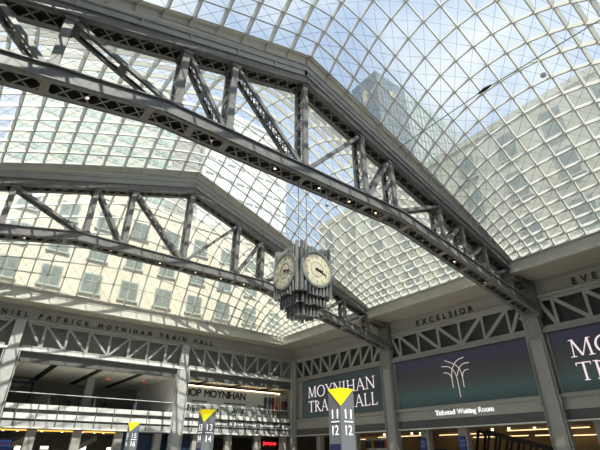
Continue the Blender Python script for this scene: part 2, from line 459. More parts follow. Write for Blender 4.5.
# ------------------------------------------------------------------ hanging clock
ck = empty('hanging_clock', (13.86, 17.65, 9.1), label='square hanging four-faced clock wrapped in upright grey metal fins, stepped below', cat='clock')
H = 1.10
m = MB(); m.box(-H, H, -H, H, .08, 2.55); m.build('case', M['clock_case'], ck)
def fins(hw, z0, z1, n, skip=None, jag=.08, top=None):
    m = MB(); rr = hw/n
    for side in range(4):
        for i in range(n):
            a = -hw+(2*i+1)*rr
            zz0 = z0+random.choice((0, jag)); zz1 = (z1 if top is None else top(abs(a)/hw))+random.choice((0, jag, .5*jag))
            for (dx, w) in ((0, rr*.50),):
                def put(x0, x1, y0, y1, c0, c1):
                    R = [(1, 0), (0, 1), (-1, 0), (0, -1)][side]
                    X = [x*R[0]-y*R[1] for x, y in ((x0, y0), (x1, y1))]; Y = [x*R[1]+y*R[0] for x, y in ((x0, y0), (x1, y1))]
                    m.box(X[0], X[1], Y[0], Y[1], c0, c1)
                segs = [(zz0, zz1)]
                if skip:
                    r, zc = skip
                    if abs(a) < r:
                        hh = math.sqrt(r*r-a*a); segs = [(zz0, zc-hh), (zc+hh, zz1)]
                for c0, c1 in segs:
                    if c1-c0 > .02:
                        put(a-w, a+w, -hw-.12, -hw+.01, c0, c1)
                        put(a-w*.45, a+w*.45, -hw-.16, -hw-.115, c0, c1-.03)
    return m
fins(H, 0, 2.7, 9, (1.0, 1.45), .10, lambda q: 2.66+.36*q*q).build('fins', M['clock'], ck)
m = MB(); m.box(-.84, .84, -.84, .84, -.36, .1); m.build('middle_tier', M['clock_case'], ck)
fins(.84, -.5, .02, 7, None, .07).build('fins', M['clock'], ck)
m = MB(); m.box(-.58, .58, -.58, .58, -.82, -.3); m.build('lower_tier', M['clock_case'], ck)
fins(.58, -1.0, -.40, 5, None, .06).build('fins', M['clock'], ck)
m = MB()
for x in (-1, 1): m.tube((x*.3, 0, 2.5), (x*.3, 0, 7.82), .025, 6)
m.build('hanger_rods', M['cable'], ck)
def face(side):
    R = Matrix.Rotation(side*math.pi/2, 4, 'Z')
    e = MB(); n = 40
    for i in range(n):
        a, b = 2*math.pi*i/n, 2*math.pi*(i+1)/n
        for r0, r1, y0, y1 in ((.95, 1.06, -H-.20, -H-.02),):
            v = []
            for t in (a, b):
                for r_ in (r0, r1):
                    for y in (y0, y1): v.append((r_*math.cos(t), y, 1.45+r_*math.sin(t)))
            e.add(v, [(0, 1, 5, 4), (2, 6, 7, 3), (0, 4, 6, 2), (1, 3, 7, 5)])
    bz = e.build('bezel', M['clock'], ck); bz.matrix_local = R
    d = MB(); d.prism([(.97*math.cos(2*math.pi*i/n), 1.45+.97*math.sin(2*math.pi*i/n)) for i in range(n)], -H-.15, -H-.02)
    f = d.build('dial', M['brass'], ck); f.matrix_local = R
    d = MB()
    for k in range(60):
        t = 2*math.pi*k/60; r0, w = (.86, .018)
        if k % 5 == 0: r0, w = .84, .035
        c, s = math.cos(t), math.sin(t)
        d.bar((r0*c, -H-.155, 1.45+r0*s), (.90*c, -H-.155, 1.45+.90*s), .012, w, (-s, 0, c))
    for i in range(24):
        a, b = 2*math.pi*i/24, 2*math.pi*(i+1)/24
        d.bar((.42*math.cos(a), -H-.155, 1.45+.42*math.sin(a)), (.42*math.cos(b), -H-.155, 1.45+.42*math.sin(b)), .012, .012)
    d.build('minute_marks', M['hand'], f)
    for k in range(1, 13):
        t = math.pi/2-2*math.pi*k/12
        text(str(k), 'hour_numeral', M['hand'], (.70*math.cos(t), -H-.152, 1.45+.70*math.sin(t)-.075), .15, RY, f, depth=.006, align='CENTER')
    for ln, w, ang, nm in ((.42, .07, 99, 'hour_hand'), (.68, .045, 110, 'minute_hand')):
        t = math.pi/2-math.radians(ang); h = MB()
        h.bar((-.12*math.cos(t), -H-.18, 1.45-.12*math.sin(t)), (ln*math.cos(t), -H-.18, 1.45+ln*math.sin(t)), .015, w, (-math.sin(t), 0, math.cos(t)))
        h.build(nm, M['hand'], f)
    h = MB(); h.tube((0, -H-.21, 1.45), (0, -H-.15, 1.45), .07, 12); h.build('hub', M['hand'], f)
for s in range(4): face(s)

# ------------------------------------------------------------------ setting: right wall
def struct(mb, name, m, label=None): return tag(mb.build(name, m), label=label, kind='structure')
m = MB()
m.box(WR, WR+.5, YBACK, YE+.5, 14.92, 16.45)
m.box(WR-.06, WR, YBACK, YE, 16.18, 16.26)
m.box(WR+1.0, WR+1.1, YBACK, YE+.5, 11.5, 14.92)
m.box(WR+.25, WR+1.1, YBACK, YE+.5, 6.2, 11.5)
m.box(WR, WR+.5, YBACK, YE+.5, 5.1, 6.15)
struct(m, 'wall_right', M['wall_r'])
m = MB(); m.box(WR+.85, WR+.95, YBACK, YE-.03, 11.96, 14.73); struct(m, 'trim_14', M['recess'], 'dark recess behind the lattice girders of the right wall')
m = MB()
m.box(WR-.22, WR+1, YBACK, YE-.02, 14.74, 14.92); m.box(WR-.28, WR+1, YBACK, YE-.02, 14.88, 14.96)
struct(m, 'trim_1', M['wall_r'], 'grey ledge under the lettering of the right wall')
m = MB(); m.box(WR-.25, WR+1, YBACK, YE-.02, 11.58, 11.66); m.box(WR-.1, WR+.9, YBACK, YE-.02, 11.66, 11.95)
struct(m, 'trim_2', M['wall'], 'grey ledge above the screens of the right wall')
m = MB(); m.tube((WR-.1, YBACK, 6.2), (WR-.1, YE-.02, 6.2), .2, 12); struct(m, 'trim_3', M['wall'], 'rounded grey rail below the screens')
m = MB(); m.box(WR+.12, WR+.5, YBACK, YE, 4.3, 5.1); struct(m, 'trim_4', M['lintel'], 'dark band over the shop openings')
m = MB(); m.box(WR-.15, WR+.5, YBACK, YE-.02, 4.2, 4.31); struct(m, 'trim_5', M['white'], 'pale lip over the shop openings')
m = MB()
for y0, y1 in ((YE-2.2, YE+1), (YBACK, .4)):
    m.box(WL-.2, WR+.4, y0, y1, 16.45, 16.6)
for x0, x1 in ((KX[-1]+.1, WR+.4), (WL-.4, KX[0]-.1)): m.box(x0, x1, .4, YE-2.2, 16.45, 16.6)
struct(m, 'ceiling', M['soffit'])
m = MB(); m.box(WL-.4, WR+14, YBACK-.3, YE+17, -.2, 0); struct(m, 'floor', M['floor'])
m = MB(); m.box(WL-.3, WL, YBACK, YE, 0, 16.6); struct(m, 'wall_left', M['wall'])
m = MB(); m.box(WL, WR, YBACK-.3, YBACK, 0, 16.6); struct(m, 'wall_back', M['wall'])
m = MB()
for z in (16.6, 17.6):
    m.box(WL, WR, YBACK, .0, z, z+.1)
    m.box(WL, WR, -.35, .9, z, z+.05)
struct(m, 'ceiling', M['wall'])

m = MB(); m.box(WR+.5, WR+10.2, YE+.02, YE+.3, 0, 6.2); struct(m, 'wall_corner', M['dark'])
m = MB(); m.box(WR+.32, WR+.5, YE+.5, YE+16, 0, 10.9); struct(m, 'wall_gallery_side', M['wall'])
# pairs of small lamps on ledges and the wall trusses
def wall_truss(name_label, axis, posts, c0, c1, z0, z1, plane):
    """open lattice girder between two columns; axis 'y' on the right wall, 'x' on the end wall"""
    t = empty('wall_truss', (plane, (c0+c1)/2, z0) if axis == 'y' else ((c0+c1)/2, plane, z0), label=name_label, cat='lattice girder', group='lattice girders along the walls')
    o = t.location; mid = (c0+c1)/2
    def P(a, z, k=0): return Vector((plane+k, a, z))-o if axis == 'y' else Vector((a, plane+k, z))-o
    out = (-1, 0, 0) if axis == 'y' else (0, -1, 0)
    for z, h in ((z1-.16, .3), (z0+.14, .26)):
        m = MB(); m.bar(P(c0, z), P(c1, z), .22, h); m.build('chord', M['wall_r'] if axis == 'y' else M['wall'], t)
    mt = M['wall_r'] if axis == 'y' else M['wall']
    for a in posts:
        m = MB(); m.bar(P(a, z0), P(a, z1), .26, .16, out); m.build('post', mt, t)
    allp = [c0]+list(posts)+[c1]
    for a, b in zip(allp, allp[1:]):
        if b-a < .8: continue
        lo_first = (a+b)/2 < mid
        # members fall towards the middle of the bay
        if axis == 'y': up, dn = (a, b) if (a+b)/2 < mid else (b, a)
        else: up, dn = (a, b) if (a+b)/2 < mid else (b, a)
        m = MB(); s = 1 if dn > up else -1
        m.bar(P(up+s*.12, z1-.3), P(dn-s*.12, z0+.28), .34 if axis == 'y' else .24, .14, out); m.build('diagonal', mt, t)
    return t
def lin(a, b, n): return [a+(b-a)*i/n for i in range(n+1)]
wall_truss('grey lattice girder over the large dark display with white fountain shape', 'y', [20.15, 22.9, 25.65, 28.4, 31.15, 33.9], 18.7, 35.2, 11.9, 14.74, WR+.12)
wall_truss('grey lattice girder over the display nearest the corner of the hall', 'y', lin(38.6, 52.9, 7), 36.9, 55.1, 11.9, 14.74, WR+.12)
wall_truss('grey lattice girder at the right edge, beyond the nearer right-wall column', 'y', [1.95, 4.7, 7.45, 10.2, 12.95, 15.7], .5, 17.0, 11.9, 14.74, WR+.12)
wall_truss('lattice girder over the open upper gallery on the end wall', 'x', [6.6, 8.95, 11.3, 13.7, 16.05, 18.4, 20.75], 4.8, 22.6, 12.0, 14.86, YE+.1)
wall_truss('lattice girder over the hoarding at the right half of the end wall', 'x', lin(26.3, 39.2, 6), 24.2, 41.3, 12.0, 14.86, YE+.1)
wall_truss('lattice girder on the end wall, cut by the left picture edge', 'x', lin(-11.6, 1.5, 6), -13.8, 3.2, 12.0, 14.86, YE+.1)

def column_right(y, label):
    t = empty('steel_column', (WR-.2, y, 0), label=label, cat='column', group='tall columns of the hall')
    m = MB(); m.box(-.25, .5, -.62, .62, 0, 11.4)
    for s in (-1, 1):
        m.box(-.34, -.25, s*.55, s*.79, 0, 11.4); m.box(-.34, .5, s*.62, s*.70, 0, 11.4)
    m.build('shaft', M['stone_col'] if False else M['wall'], t)
    m = MB(); m.box(-.3, .5, -.74, .74, 11.4, 14.0)
    for i in range(7): m.box(-.42, -.3, -.74+.22*i, -.66+.22*i, 11.0, 13.1)
    m.box(-.5, .5, -.85, .85, 13.0, 13.25)
    m.build('fluted_head', M['wall_r'], t)
    m = MB()
    for s in (-1, 1): m.box(-.45, -.2, s*.86-.07, s*.86+.07, 5.5, 6.1)
    m.build('bracket', M['wall'], t)
    m = MB(); m.box(-.5, .5, -.9, .9, 0, .35); m.build('base', M['wall'], t)
column_right(TA, 'grey steel column under the nearer truss, right of the fountain-shape display')
column_right(TB, 'grey steel column under the farther truss, between the two dark displays')
def column_end(x, label):
    t = empty('steel_column', (x, YE-.1, 0), label=label, cat='column', group='tall columns of the hall')
    m = MB(); m.box(-.62, .62, -.25, .5, 0, 11.6)
    for s in (-1, 1): m.box(s*.55, s*.80, -.34, -.25, 0, 11.6); m.box(s*.62, s*.70, -.34, .5, 0, 11.6)
    m.build('shaft', M['stone_col'], t)
    m = MB(); m.box(-.5, .5, -.12, .5, 11.6, 14.9); m.build('upper_shaft', M['stone_col'], t)
    m = MB(); m.box(-.9, .9, -.45, .5, 0, .35); m.build('base', M['stone_col'], t)
column_end(23.4, 'pale sunlit column on the end wall, left of the hoarding lettering')
column_end(4.0, 'pale sunlit column at the left picture edge beside the gallery')

t = MB(); t.box(WR-.75, WR-.02, YE-.6, YE-.26, 0, 14.7); t.box(WR-.4, WR-.02, YE-.9, YE-.6, 0, 14.7)
struct(t, 'trim_16', M['wall_r'], 'grey stepped pilaster in the far corner of the hall')
t = MB(); t.box(WR+.02, WR+.84, YE-.2, YE-.01, 11.96, 14.73); struct(t, 'trim_17', M['wall_r'], 'end of the recess in the far corner')
# displays
def screen(y0, y1, mt, label):
    t = empty('display_screen', (WR+.15, (y0+y1)/2, 0), label=label, cat='display')
    h = (y1-y0)/2
    m = MB(); m.box(-.05, .05, -h, h, 6.35, 11.45); m.build('panel', mt, t)
    m = MB()
    m.box(-.09, .08, -h-.12, -h, 6.3, 11.5); m.build('surround', M['wall_r'], t)
    m = MB(); m.box(-.09, .08, h, h+.12, 6.3, 11.5); m.build('surround', M['wall_r'], t)
    return t
s1 = screen(37.2, 53.2, M['screen_green'], 'dark green display reading MOYNIHAN TRAIN HALL, nearest the corner of the hall')
s2 = screen(18.9, 35.0, M['screen_blend'], 'wide dark display with a thin white fountain-shaped emblem')
s3 = screen(.5, 16.9, M['screen_blend'], 'dark display with big pale letters, cut by the right picture edge')

# big seriffed letters: thick and thin strokes in a unit cap height
def stroke(m, a, b, w, x, z0, sx, h):
    """vertical plane strip: a,b in glyph units; x = wall depth"""
    (ax, ay), (bx, by) = a, b
    dx, dy = bx-ax, by-ay; l = math.hypot(dx, dy) or 1; nx, ny = -dy/l*w/2, dx/l*w/2
    pts_ = [(ax+nx, ay+ny), (bx+nx, by+ny), (bx-nx, by-ny), (ax-nx, ay-ny)]
    m.prism([(sx-px*h, z0+py*h) for px, py in pts_], x-.03, x, 'x')
T_, N_, SR = .115, .055, .04
def serif(g, x, y, w=.26): g.append(((x-w/2, y), (x+w/2, y), SR))
def glyph(ch):
    g = []
    if ch == 'M':
        g += [((.12, 0), (.17, 1), N_), ((.17, 1), (.50, .05), T_), ((.50, .05), (.83, 1), N_), ((.83, 1), (.88, 0), T_)]
        serif(g, .12, .02); serif(g, .88, .02); serif(g, .12, .98, .16); serif(g, .88, .98, .16); w = 1.0
    elif ch == 'N':
        g += [((.14, 0), (.14, 1), N_), ((.14, 1), (.76, .02), T_), ((.76, .0), (.76, 1), N_)]
        serif(g, .14, .02); serif(g, .76, .98); serif(g, .08, .98, .16); w = .9
    elif ch == 'H':
        g += [((.16, 0), (.16, 1), T_), ((.74, 0), (.74, 1), T_), ((.16, .52), (.74, .52), N_)]
        for x in (.16, .74): serif(g, x, .02); serif(g, x, .98)
        w = .9
    elif ch == 'I':
        g += [((.18, 0), (.18, 1), T_)]; serif(g, .18, .02); serif(g, .18, .98); w = .36
    elif ch == 'Y':
        g += [((.06, 1), (.38, .48), T_), ((.70, 1), (.38, .48), N_), ((.38, 0), (.38, .5), T_)]
        serif(g, .08, .98); serif(g, .70, .98, .22); serif(g, .38, .02); w = .76
    elif ch == 'A':
        g += [((.08, 0), (.40, 1), N_), ((.40, 1), (.74, 0), T_), ((.2, .34), (.62, .34), N_)]
        serif(g, .08, .02, .22); serif(g, .74, .02); w = .82
    elif ch == 'T':
        g += [((.36, 0), (.36, 1), T_), ((.03, .97), (.69, .97), N_), ((.04, .82), (.04, .99), SR), ((.68, .82), (.68, .99), SR)]
        serif(g, .36, .02); w = .72
    elif ch == 'L':
        g += [((.14, 0), (.14, 1), T_), ((.14, .03), (.56, .03), N_), ((.56, 0), (.58, .2), SR)]
        serif(g, .14, .98); serif(g, .12, .02, .2); w = .62
    elif ch == 'R':
        g += [((.14, 0), (.14, 1), T_)]
        c = [(.14+.36*math.sin(math.pi*i/8)**.8, .975-.47*i/8) for i in range(9)]
        g += [(c[i], c[i+1], .09 if 2 < i < 6 else .06) for i in range(8)]
        g += [((.30, .52), (.68, .0), T_)]; serif(g, .14, .02); serif(g, .10, .98, .2); serif(g, .70, .02, .16); w = .74
    elif ch == 'O':
        n = 28; c = [(.46+.41*math.cos(2*math.pi*i/n), .5+.50*math.sin(2*math.pi*i/n)) for i in range(n+1)]
        g += [(c[i], c[i+1], .05+.07*abs(math.cos(2*math.pi*(i+.5)/n))) for i in range(n)]; w = .92
    else: w = .45
    return g, w
def big_letters(parent, s, ystart, z0, h, xs=1., track=.10):
    y = ystart
    for ch in s:
        g, w = glyph(ch)
        if g:
            m = MB(); o = parent.location
            for a, b, t in g: stroke(m, (a[0]*xs, a[1]), (b[0]*xs, b[1]), t, WR+.09-o.x, z0, y-o.y, h)
            m.build('letter', M['screenletter'], parent)
        y -= (w*xs+track)*h
    return y
def fit(s, width, h, track=.10):
    tw = sum(glyph(c)[1] for c in s); n = len(s)-1
    return (width/h-n*track)/tw
for scr, y0 in ((s1, 51.75), (s3, 15.45)):
    big_letters(scr, 'MOYNIHAN', y0, 9.12, 1.45, fit('MOYNIHAN', 13.3, 1.45))
    big_letters(scr, 'TRAIN HALL', y0-.1, 7.2, 1.45, fit('TRAIN HALL', 13.4, 1.45))
# the fountain emblem
curves = [[(28.07, 10.78), (27.0, 10.27), (26.45, 9.72), (26.25, 8.91), (26.24, 7.88)],
          [(25.73, 10.79), (26.66, 10.54), (27.28, 9.83), (27.49, 9.07), (27.5, 7.94)],
          [(28.58, 10.22), (27.71, 10.08), (27.14, 9.57), (26.89, 8.76), (26.83, 6.97)],
          [(25.21, 10.19), (26.0, 10.12), (26.56, 9.65), (26.83, 9.06)],
          [(28.41, 9.55), (27.93, 9.47), (27.6, 9.16), (27.53, 8.84)],
          [(25.43, 9.53), (25.85, 9.48), (26.13, 9.21), (26.21, 8.91)]]
m = MB(); o = s2.location
def catmull(P, n=6):
    out = []
    Q = [P[0]]+P+[P[-1]]
    for i in range(1, len(Q)-2):
        for k in range(n):
            t = k/n; a, b, c, d = Q[i-1], Q[i], Q[i+1], Q[i+2]
            out.append(tuple(.5*((2*b[j])+(-a[j]+c[j])*t+(2*a[j]-5*b[j]+4*c[j]-d[j])*t*t+(-a[j]+3*b[j]-3*c[j]+d[j])*t**3) for j in (0, 1)))
    return out+[P[-1]]
for c in curves:
    q = catmull(c)
    for a, b in zip(q, q[1:]): m.bar((WR+.085-o.x, a[0]-o.y, a[1]), (WR+.085-o.x, b[0]-o.y, b[1]), .03, .075, (0, -(b[1]-a[1]), b[0]-a[0]))
m.build('emblem', M['logo'], s2)

# lettering
def letters(s, nm, m, loc, size, rot, width, label, cat='lettering', depth=.09, fat=.035, parent=None):
    """one mesh per letter, evenly spaced over the given width"""
    if parent is None: parent = empty(nm, loc, label=label, cat=cat); loc = (0, 0, 0)
    obs = []
    for ch in s:
        if ch == ' ': obs.append((None, .42*size)); continue
        o = text(ch, 'letter', m, (0, 0, 0), size, rot, parent, None, depth)
        inv = rot.transposed(); xs = [(inv @ v.co).x for v in o.data.vertices]
        obs.append((o, max(xs)-min(xs)))
        me = o.data; n = len(me.vertices); k = fat*size
        vs = []; fs = []; polys = [tuple(q.vertices) for q in me.polygons]
        for q, (dx, dy) in enumerate(((-k, -k), (k, -k), (-k, k), (k, k), (0, 0))):
            dv = rot @ Vector((dx, dy, .0005*q)); vs += [tuple(v.co+dv) for v in me.vertices]; fs += [tuple(a+q*n for a in f) for f in polys]
        me2 = bpy.data.meshes.new('letter'); me2.from_pydata(vs, [], fs); me2.materials.append(m); o.data = me2
    gap = (width-sum(w for _, w in obs))/(len(obs)-1)
    x = 0
    for o, w in obs:
        if o: o.location = Vector(loc)+rot @ Vector((x, 0, 0))
        x += w+gap
    return parent
letters('EXCELSIOR', 'wall_lettering', M['letter'], (WR-.03, 31.0, 15.2), .6, RX, 7.4, 'dark raised letters EXCELSIOR on the right wall')
letters('EVER UPWARD', 'wall_lettering', M['letter'], (WR-.03, 13.55, 15.2), .6, RX, 9.4, 'dark raised letters beginning EVE at the right picture edge')
letters('DANIEL PATRICK MOYNIHAN TRAIN HALL', 'wall_lettering', M['letter'], (.15, YE-.05, 15.27), .50, RY, 27.1, 'dark raised letters DANIEL PATRICK MOYNIHAN TRAIN HALL along the end wall')
letters('Ticketed Waiting Room', 'wall_sign', M['signwhite'], (WR-.02, 30.1, 5.45), .46, RX, 6.6, 'white lettering Ticketed Waiting Room under the fountain-shape display', 'sign', .04, .03)

# ------------------------------------------------------------------ setting: the end wall
m = MB()
m.box(WL, WR+.5, YE, YE+.5, 14.95, 16.45); m.box(WL, WR, YE-.06, YE, 16.16, 16.26)
struct(m, 'wall_end', M['wall'])
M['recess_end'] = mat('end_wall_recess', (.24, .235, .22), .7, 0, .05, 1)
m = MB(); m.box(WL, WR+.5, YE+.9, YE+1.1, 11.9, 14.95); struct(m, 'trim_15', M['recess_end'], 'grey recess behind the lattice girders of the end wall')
m = MB(); m.box(WL, WR-.3, YE-.25, YE+1, 14.82, 15.0); struct(m, 'trim_6', M['wall'], 'pale ledge under the lettering of the end wall')
m = MB(); m.box(WL, WR-.3, YE-.25, YE+1, 11.66, 11.76); m.box(WL, WR-.3, YE-.05, YE+1, 11.76, 12.0); struct(m, 'trim_7', M['white'], 'pale ledge over the gallery opening')
m = MB(); m.box(WL, WR+.3, YE+.25, YE+.7, 10.62, 11.66); struct(m, 'trim_8', M['lintel'], 'dark lintel over the gallery opening')
m = MB()
m.box(WL, WR-.3, YE+.05, YE+.5, 6.0, 6.48); m.box(WL, WR-.3, YE+.02, YE+.5, 5.08, 5.6)
struct(m, 'trim_9', M['white'], 'two white bands on the gallery front')
m = MB()
m.box(WL, WR-.3, YE+.3, YE+.5, 5.6, 6.0); m.box(WL, WR-.3, YE+.3, YE+.5, 4.85, 5.08)
x = WL+.6
while x < WR-1:
    m.box(x-.05, x+.05, YE-.02, YE+.3, 4.35, 6.46); x += 1.95
struct(m, 'trim_10', M['lintel'], 'dark joints between the bands of the gallery front')
m = MB(); m.box(WL, WR-.3, YE+.12, YE+.5, 4.35, 4.86); struct(m, 'trim_11', M['greypanel'], 'grey band at the foot of the gallery front')
m = MB(); m.box(WL, WR-.3, YE-.12, YE+.5, 4.18, 4.35); struct(m, 'trim_12', M['white'], 'pale lip at the foot of the gallery front')
m = MB(); m.box(WL, WR+.5, YE+.5, YE+16.5, 6.2, 6.45); struct(m, 'floor', M['floor'])
m = MB(); m.box(WL, WR+.5, YE+.7, YE+16.5, 10.72, 10.9); struct(m, 'ceiling', M['gceil'])
m = MB(); m.box(WL, WR+.5, YE+15.9, YE+16.2, 6.45, 10.72); struct(m, 'wall_gallery', M['gwall'])
m = MB(); m.box(23.1, 23.4, YE+1.2, YE+15.9, 6.45, 10.72); struct(m, 'wall_partition', M['white'])
for x in (-6.2, -1.3, 3.6, 8.6, 13.5, 18.4, 27.6, 33.0, 38.4):
    g = MB(); g.box(x-.36, x+.36, YE+.75, YE+15.5, 10.69, 10.73)
    tag(g.build('ceiling_slot', M['slot']), 'long black slot in the gallery ceiling', 'ceiling slot', 'black slots in the gallery ceiling', 'structure')
g = MB()
for x in (-6, 5.5, 15.2, 20.6): g.box(x-.05, x+.05, YE+.8, YE+15.8, 10.68, 10.73)
tag(g.build('trim_13', M['wall']), 'thin seams in the gallery ceiling', kind='structure')
p = MB(); p.box(13.9, 14.85, 63.3, 64.2, 6.45, 10.7); tag(p.build('gallery_pillar', M['greypanel'], bevel=.02), 'square grey pillar standing inside the open gallery', 'pillar')
wf = empty('dark_window_frame', (5.4, YE+12, 6.45), label='dark framed window wall at the left inside the gallery', cat='window frame')
m = MB()
for x in (-6.0, -3, 0, 2.9): m.box(x-.12, x+.12, -.1, .1, 0, 4.25)
for z in (.1, 2.3, 3.5): m.box(-6, 2.9, -.1, .1, z-.08, z+.08)
m.build('bars', M['blue'], wf)
m = MB(); m.box(-6, 2.9, -.02, .02, 0, 4.2); m.build('pane', M['railglass'], wf)
# glass railing
rl = empty('glass_railing', (13.7, YE+.35, 6.45), label='clear glass railing with a thin metal handrail along the gallery edge', cat='railing')
m = MB(); m.box(-9.6, 9.2, -.012, .012, .0, 1.12); m.build('glass_panel', M['railglass'], rl)
m = MB(); m.tube((-9.6, 0, 1.14), (9.2, 0, 1.14), .035, 8); m.build('handrail', M['white'], rl)
for x in (-4.9, -.2, 4.5, 9.0):
    m = MB(); m.box(x-.03, x+.03, .03, .07, 0, 1.12); m.build('stanchion', M['greypanel'], rl)
rl = copy_tree(rl); rl.location.x = 32.9
for c in rl.children: c.scale.x = .86
rl['label'] = 'clear glass railing in front of the printed hoarding'
# exit lamps
for x, y, lab in ((15.9, YE+6, 'middle'), (20.2, YE+5, 'right')):
    t = MB(); t.box(-.10, .10, -.04, .04, -.08, .08); o = t.build('exit_light', M['red']); o.location = (x, y, 10.45)
    tag(o, 'tiny red exit lamp under the gallery ceiling, towards its '+lab, 'exit light')

# hoarding with printed lettering
hb = empty('shop_hoarding', (33, 57.55, 6.45), label='long pale hoarding printed with HOP MOYNIHAN behind the gallery railing', cat='hoarding')
m = MB(); m.box(-8.8, 7.6, 0, .12, 0, 3.72); m.build('panel', M['banner'], hb)
letters('SHOP MOYNIHAN', 'lettering', M['bannerdark'], (24.35-33, -.02, 2.42), .92, RY, 10.1, '', '', .02, .04, hb)
random.seed(3)
for x0, x1, z, h in ((26.2, 28.3, 1.68, .24), (31, 34.6, 1.68, .22), (36.7, 37.9, 1.55, .34)):
    m = MB(); x = x0
    while x < x1:
        w = random.uniform(.07, .16); m.box(x-33, x-33+w, -.02, 0, z+random.choice((0, .03)), z+h*random.uniform(.75, 1)); x += w+.05
    m.build('small_print', M['bannerdark'], hb)
for x0, x1 in ((25.4, 27.6), (28.0, 30.2), (32.3, 34.3)):
    m = MB(); x = x0
    while x < x1:
        w = random.uniform(.12, .35); m.box(x-33, x-33+w, -.02, 0, .55, .55+random.uniform(.25, .75)); x += w+.1
    m.build('printed_shapes', M['bannerdark'], hb)
for x in (34.3, 35.3, 36.2):
    m = MB(); m.box(x-33, x-32.35, -.02, 0, .35, 1.05); m.build('printed_cup', M['white'], hb)
cols = {'navy': (.03, .06, .14), 'teal': (.06, .10, .10), 'wine': (.16, .02, .05), 'mustard': (.45, .32, .04), 'red': (.45, .05, .03), 'grey': (.15, .15, .15)}
for k, v in cols.items(): M['print_'+k] = mat('print_'+k, v, .7)
def printed_figure(x, z, h, top, bottom, par, seed):
    r = random.Random(seed); g = empty('printed_figure', (x, -.02, z)); g.parent = par; g.scale = (.62, 1, 1)
    m = MB(); m.prism([(.07*math.cos(t*math.pi/5)*h*.9, h*.93+.07*math.sin(t*math.pi/5)*h) for t in range(10)], -.02, 0); m.build('head', M['skin'], g)
    m = MB(); m.prism([(-.13*h, .82*h), (.12*h, .83*h), (.16*h, .55*h), (.10*h, .45*h), (-.11*h, .45*h), (-.17*h, .6*h)], -.02, 0); m.build('top', M['print_'+top], g)
    m = MB(); m.prism([(-.12*h, .45*h), (.11*h, .45*h), (.15*h, .02*h), (.05*h, 0), (0, .35*h), (-.09*h, .0), (-.18*h, .05*h)], -.02, 0); m.build('legs', M['print_'+bottom], g)
for i, (x, a, b) in enumerate(((5.0, 'navy', 'navy'), (5.75, 'teal', 'grey'), (6.35, 'wine', 'red'), (7.05, 'mustard', 'red'))):
    printed_figure(x, .6, 3.0, a, b, hb, i)
hs = empty('corner_hoarding', (40.95, 57.2, 6.45), label='narrow printed hoarding panel in the far corner, with dark and red figures', cat='hoarding')
m = MB(); m.box(-.35, .75, 0, .1, 0, 3.6); m.build('panel', M['banner'], hs)
for i, (x, a, b) in enumerate(((-.1, 'red', 'grey'), (.25, 'grey', 'grey'), (.6, 'wine', 'grey'))): printed_figure(x, .7, 2.4, a, b, hs, 9+i)
m = MB(); m.box(-8.7, 7.6, -.10, -.02, 3.70, 3.76); ls = m.build('light_strip', M['warm_strong']); ls.location = hb.location
tag(ls, 'warm strip light along the top edge of the hoarding', 'strip light')

# sign on the gallery front
sg = empty('direction_sign', (27.0, YE-.04, 5.46), label='white lettering for Street and Subway on the dark groove of the gallery front', cat='sign')
text('8th Avenue & 33rd Street | Subway', 'lettering', M['signwhite'], (0, 0, -.17), .36, RY, sg, 11.0, .03, bold=.0)
m = MB(); m.box(-.4, 12.4, .0, .05, -.27, .27); m.build('panel', M['lintel'], sg)
m = MB(); m.box(11.3, 11.75, -.03, 0, -.03, .03); m.prism([(11.75, .13), (11.95, 0), (11.75, -.13)], -.03, 0); m.build('arrow', M['signwhite'], sg)

# piers below the gallery
px = [-1.5, 3.0-.3, 8.0, 12.45, 16.9, 21.5, 26.5, 31.2, 35.8, 40.2]
first = None
for i, x in enumerate(px):
    if first is None:
        m = MB(); m.box(-.45, .45, -.3, .3, 0, 4.09); m.box(-.5, .5, -.35, .35, 0, .3); first = o = m.build('stone_pier', M['brick'], bevel=.02)
    else: o = first.copy(); C.objects.link(o)
    o.location = (x, YE+.8, 0)
    where = ['far left', 'left of the picture-edge column', 'between the first two lit openings', 'between the second and third lit openings', 'left of the farthest track sign', 'right of the farthest track sign',
             'left of the middle track sign', 'right of the middle track sign', 'left of the red sign', 'right of the red sign'][i]
    tag(o, 'pale stone pier under the gallery, '+where, 'pier', 'stone piers under the gallery')
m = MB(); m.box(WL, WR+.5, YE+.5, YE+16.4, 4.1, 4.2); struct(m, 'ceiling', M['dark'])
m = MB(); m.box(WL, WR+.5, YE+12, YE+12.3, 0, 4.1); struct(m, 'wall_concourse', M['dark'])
for x0, x1 in ((5.0, 7.5), (8.5, 11.95), (12.95, 16.4), (-1, 2.2)):
    m = MB(); m.box(x0, x1, YE+.52, YE+.66, 3.98, 4.095); tag(m.build('amber_strip_light', M['amber']), 'amber strip light under the gallery edge between two stone piers', 'strip light', 'amber strips under the gallery')
for i, x in enumerate((5.6, 6.9, 9.2, 11.2, 13.3, 14.6, 15.6)):
    m = MB(); m.tube((x, YE+2.2, 3.98), (x, YE+2.2, 4.1), .12, 8); tag(m.build('spotlight', M['bulb']), 'small bright spotlight in the low ceiling under the gallery', 'lamp', 'spotlights under the gallery')
for i, (x0, x1, z0, z1, lab) in enumerate(((17.4, 21.0, 0, 4.05, 'beside the farthest track sign'), (22.0, 22.9, 0, 4.05, 'left of the pale column'), (24.3, 26.0, 0, 4.05, 'right of the pale column'))):
    t = empty('blue_hoarding', ((x0+x1)/2, YE+1.1, 0), label='dark blue hoarding panel '+lab, cat='hoarding', group='dark blue panels')
    h = (x1-x0)/2
    m = MB(); m.box(-h, h, 0, .08, z0, z1); m.build('panel', M['blue'], t)
    m = MB(); m.box(-.015, .015, -.02, 0, z0, z1); m.build('joint', M['black'], t)
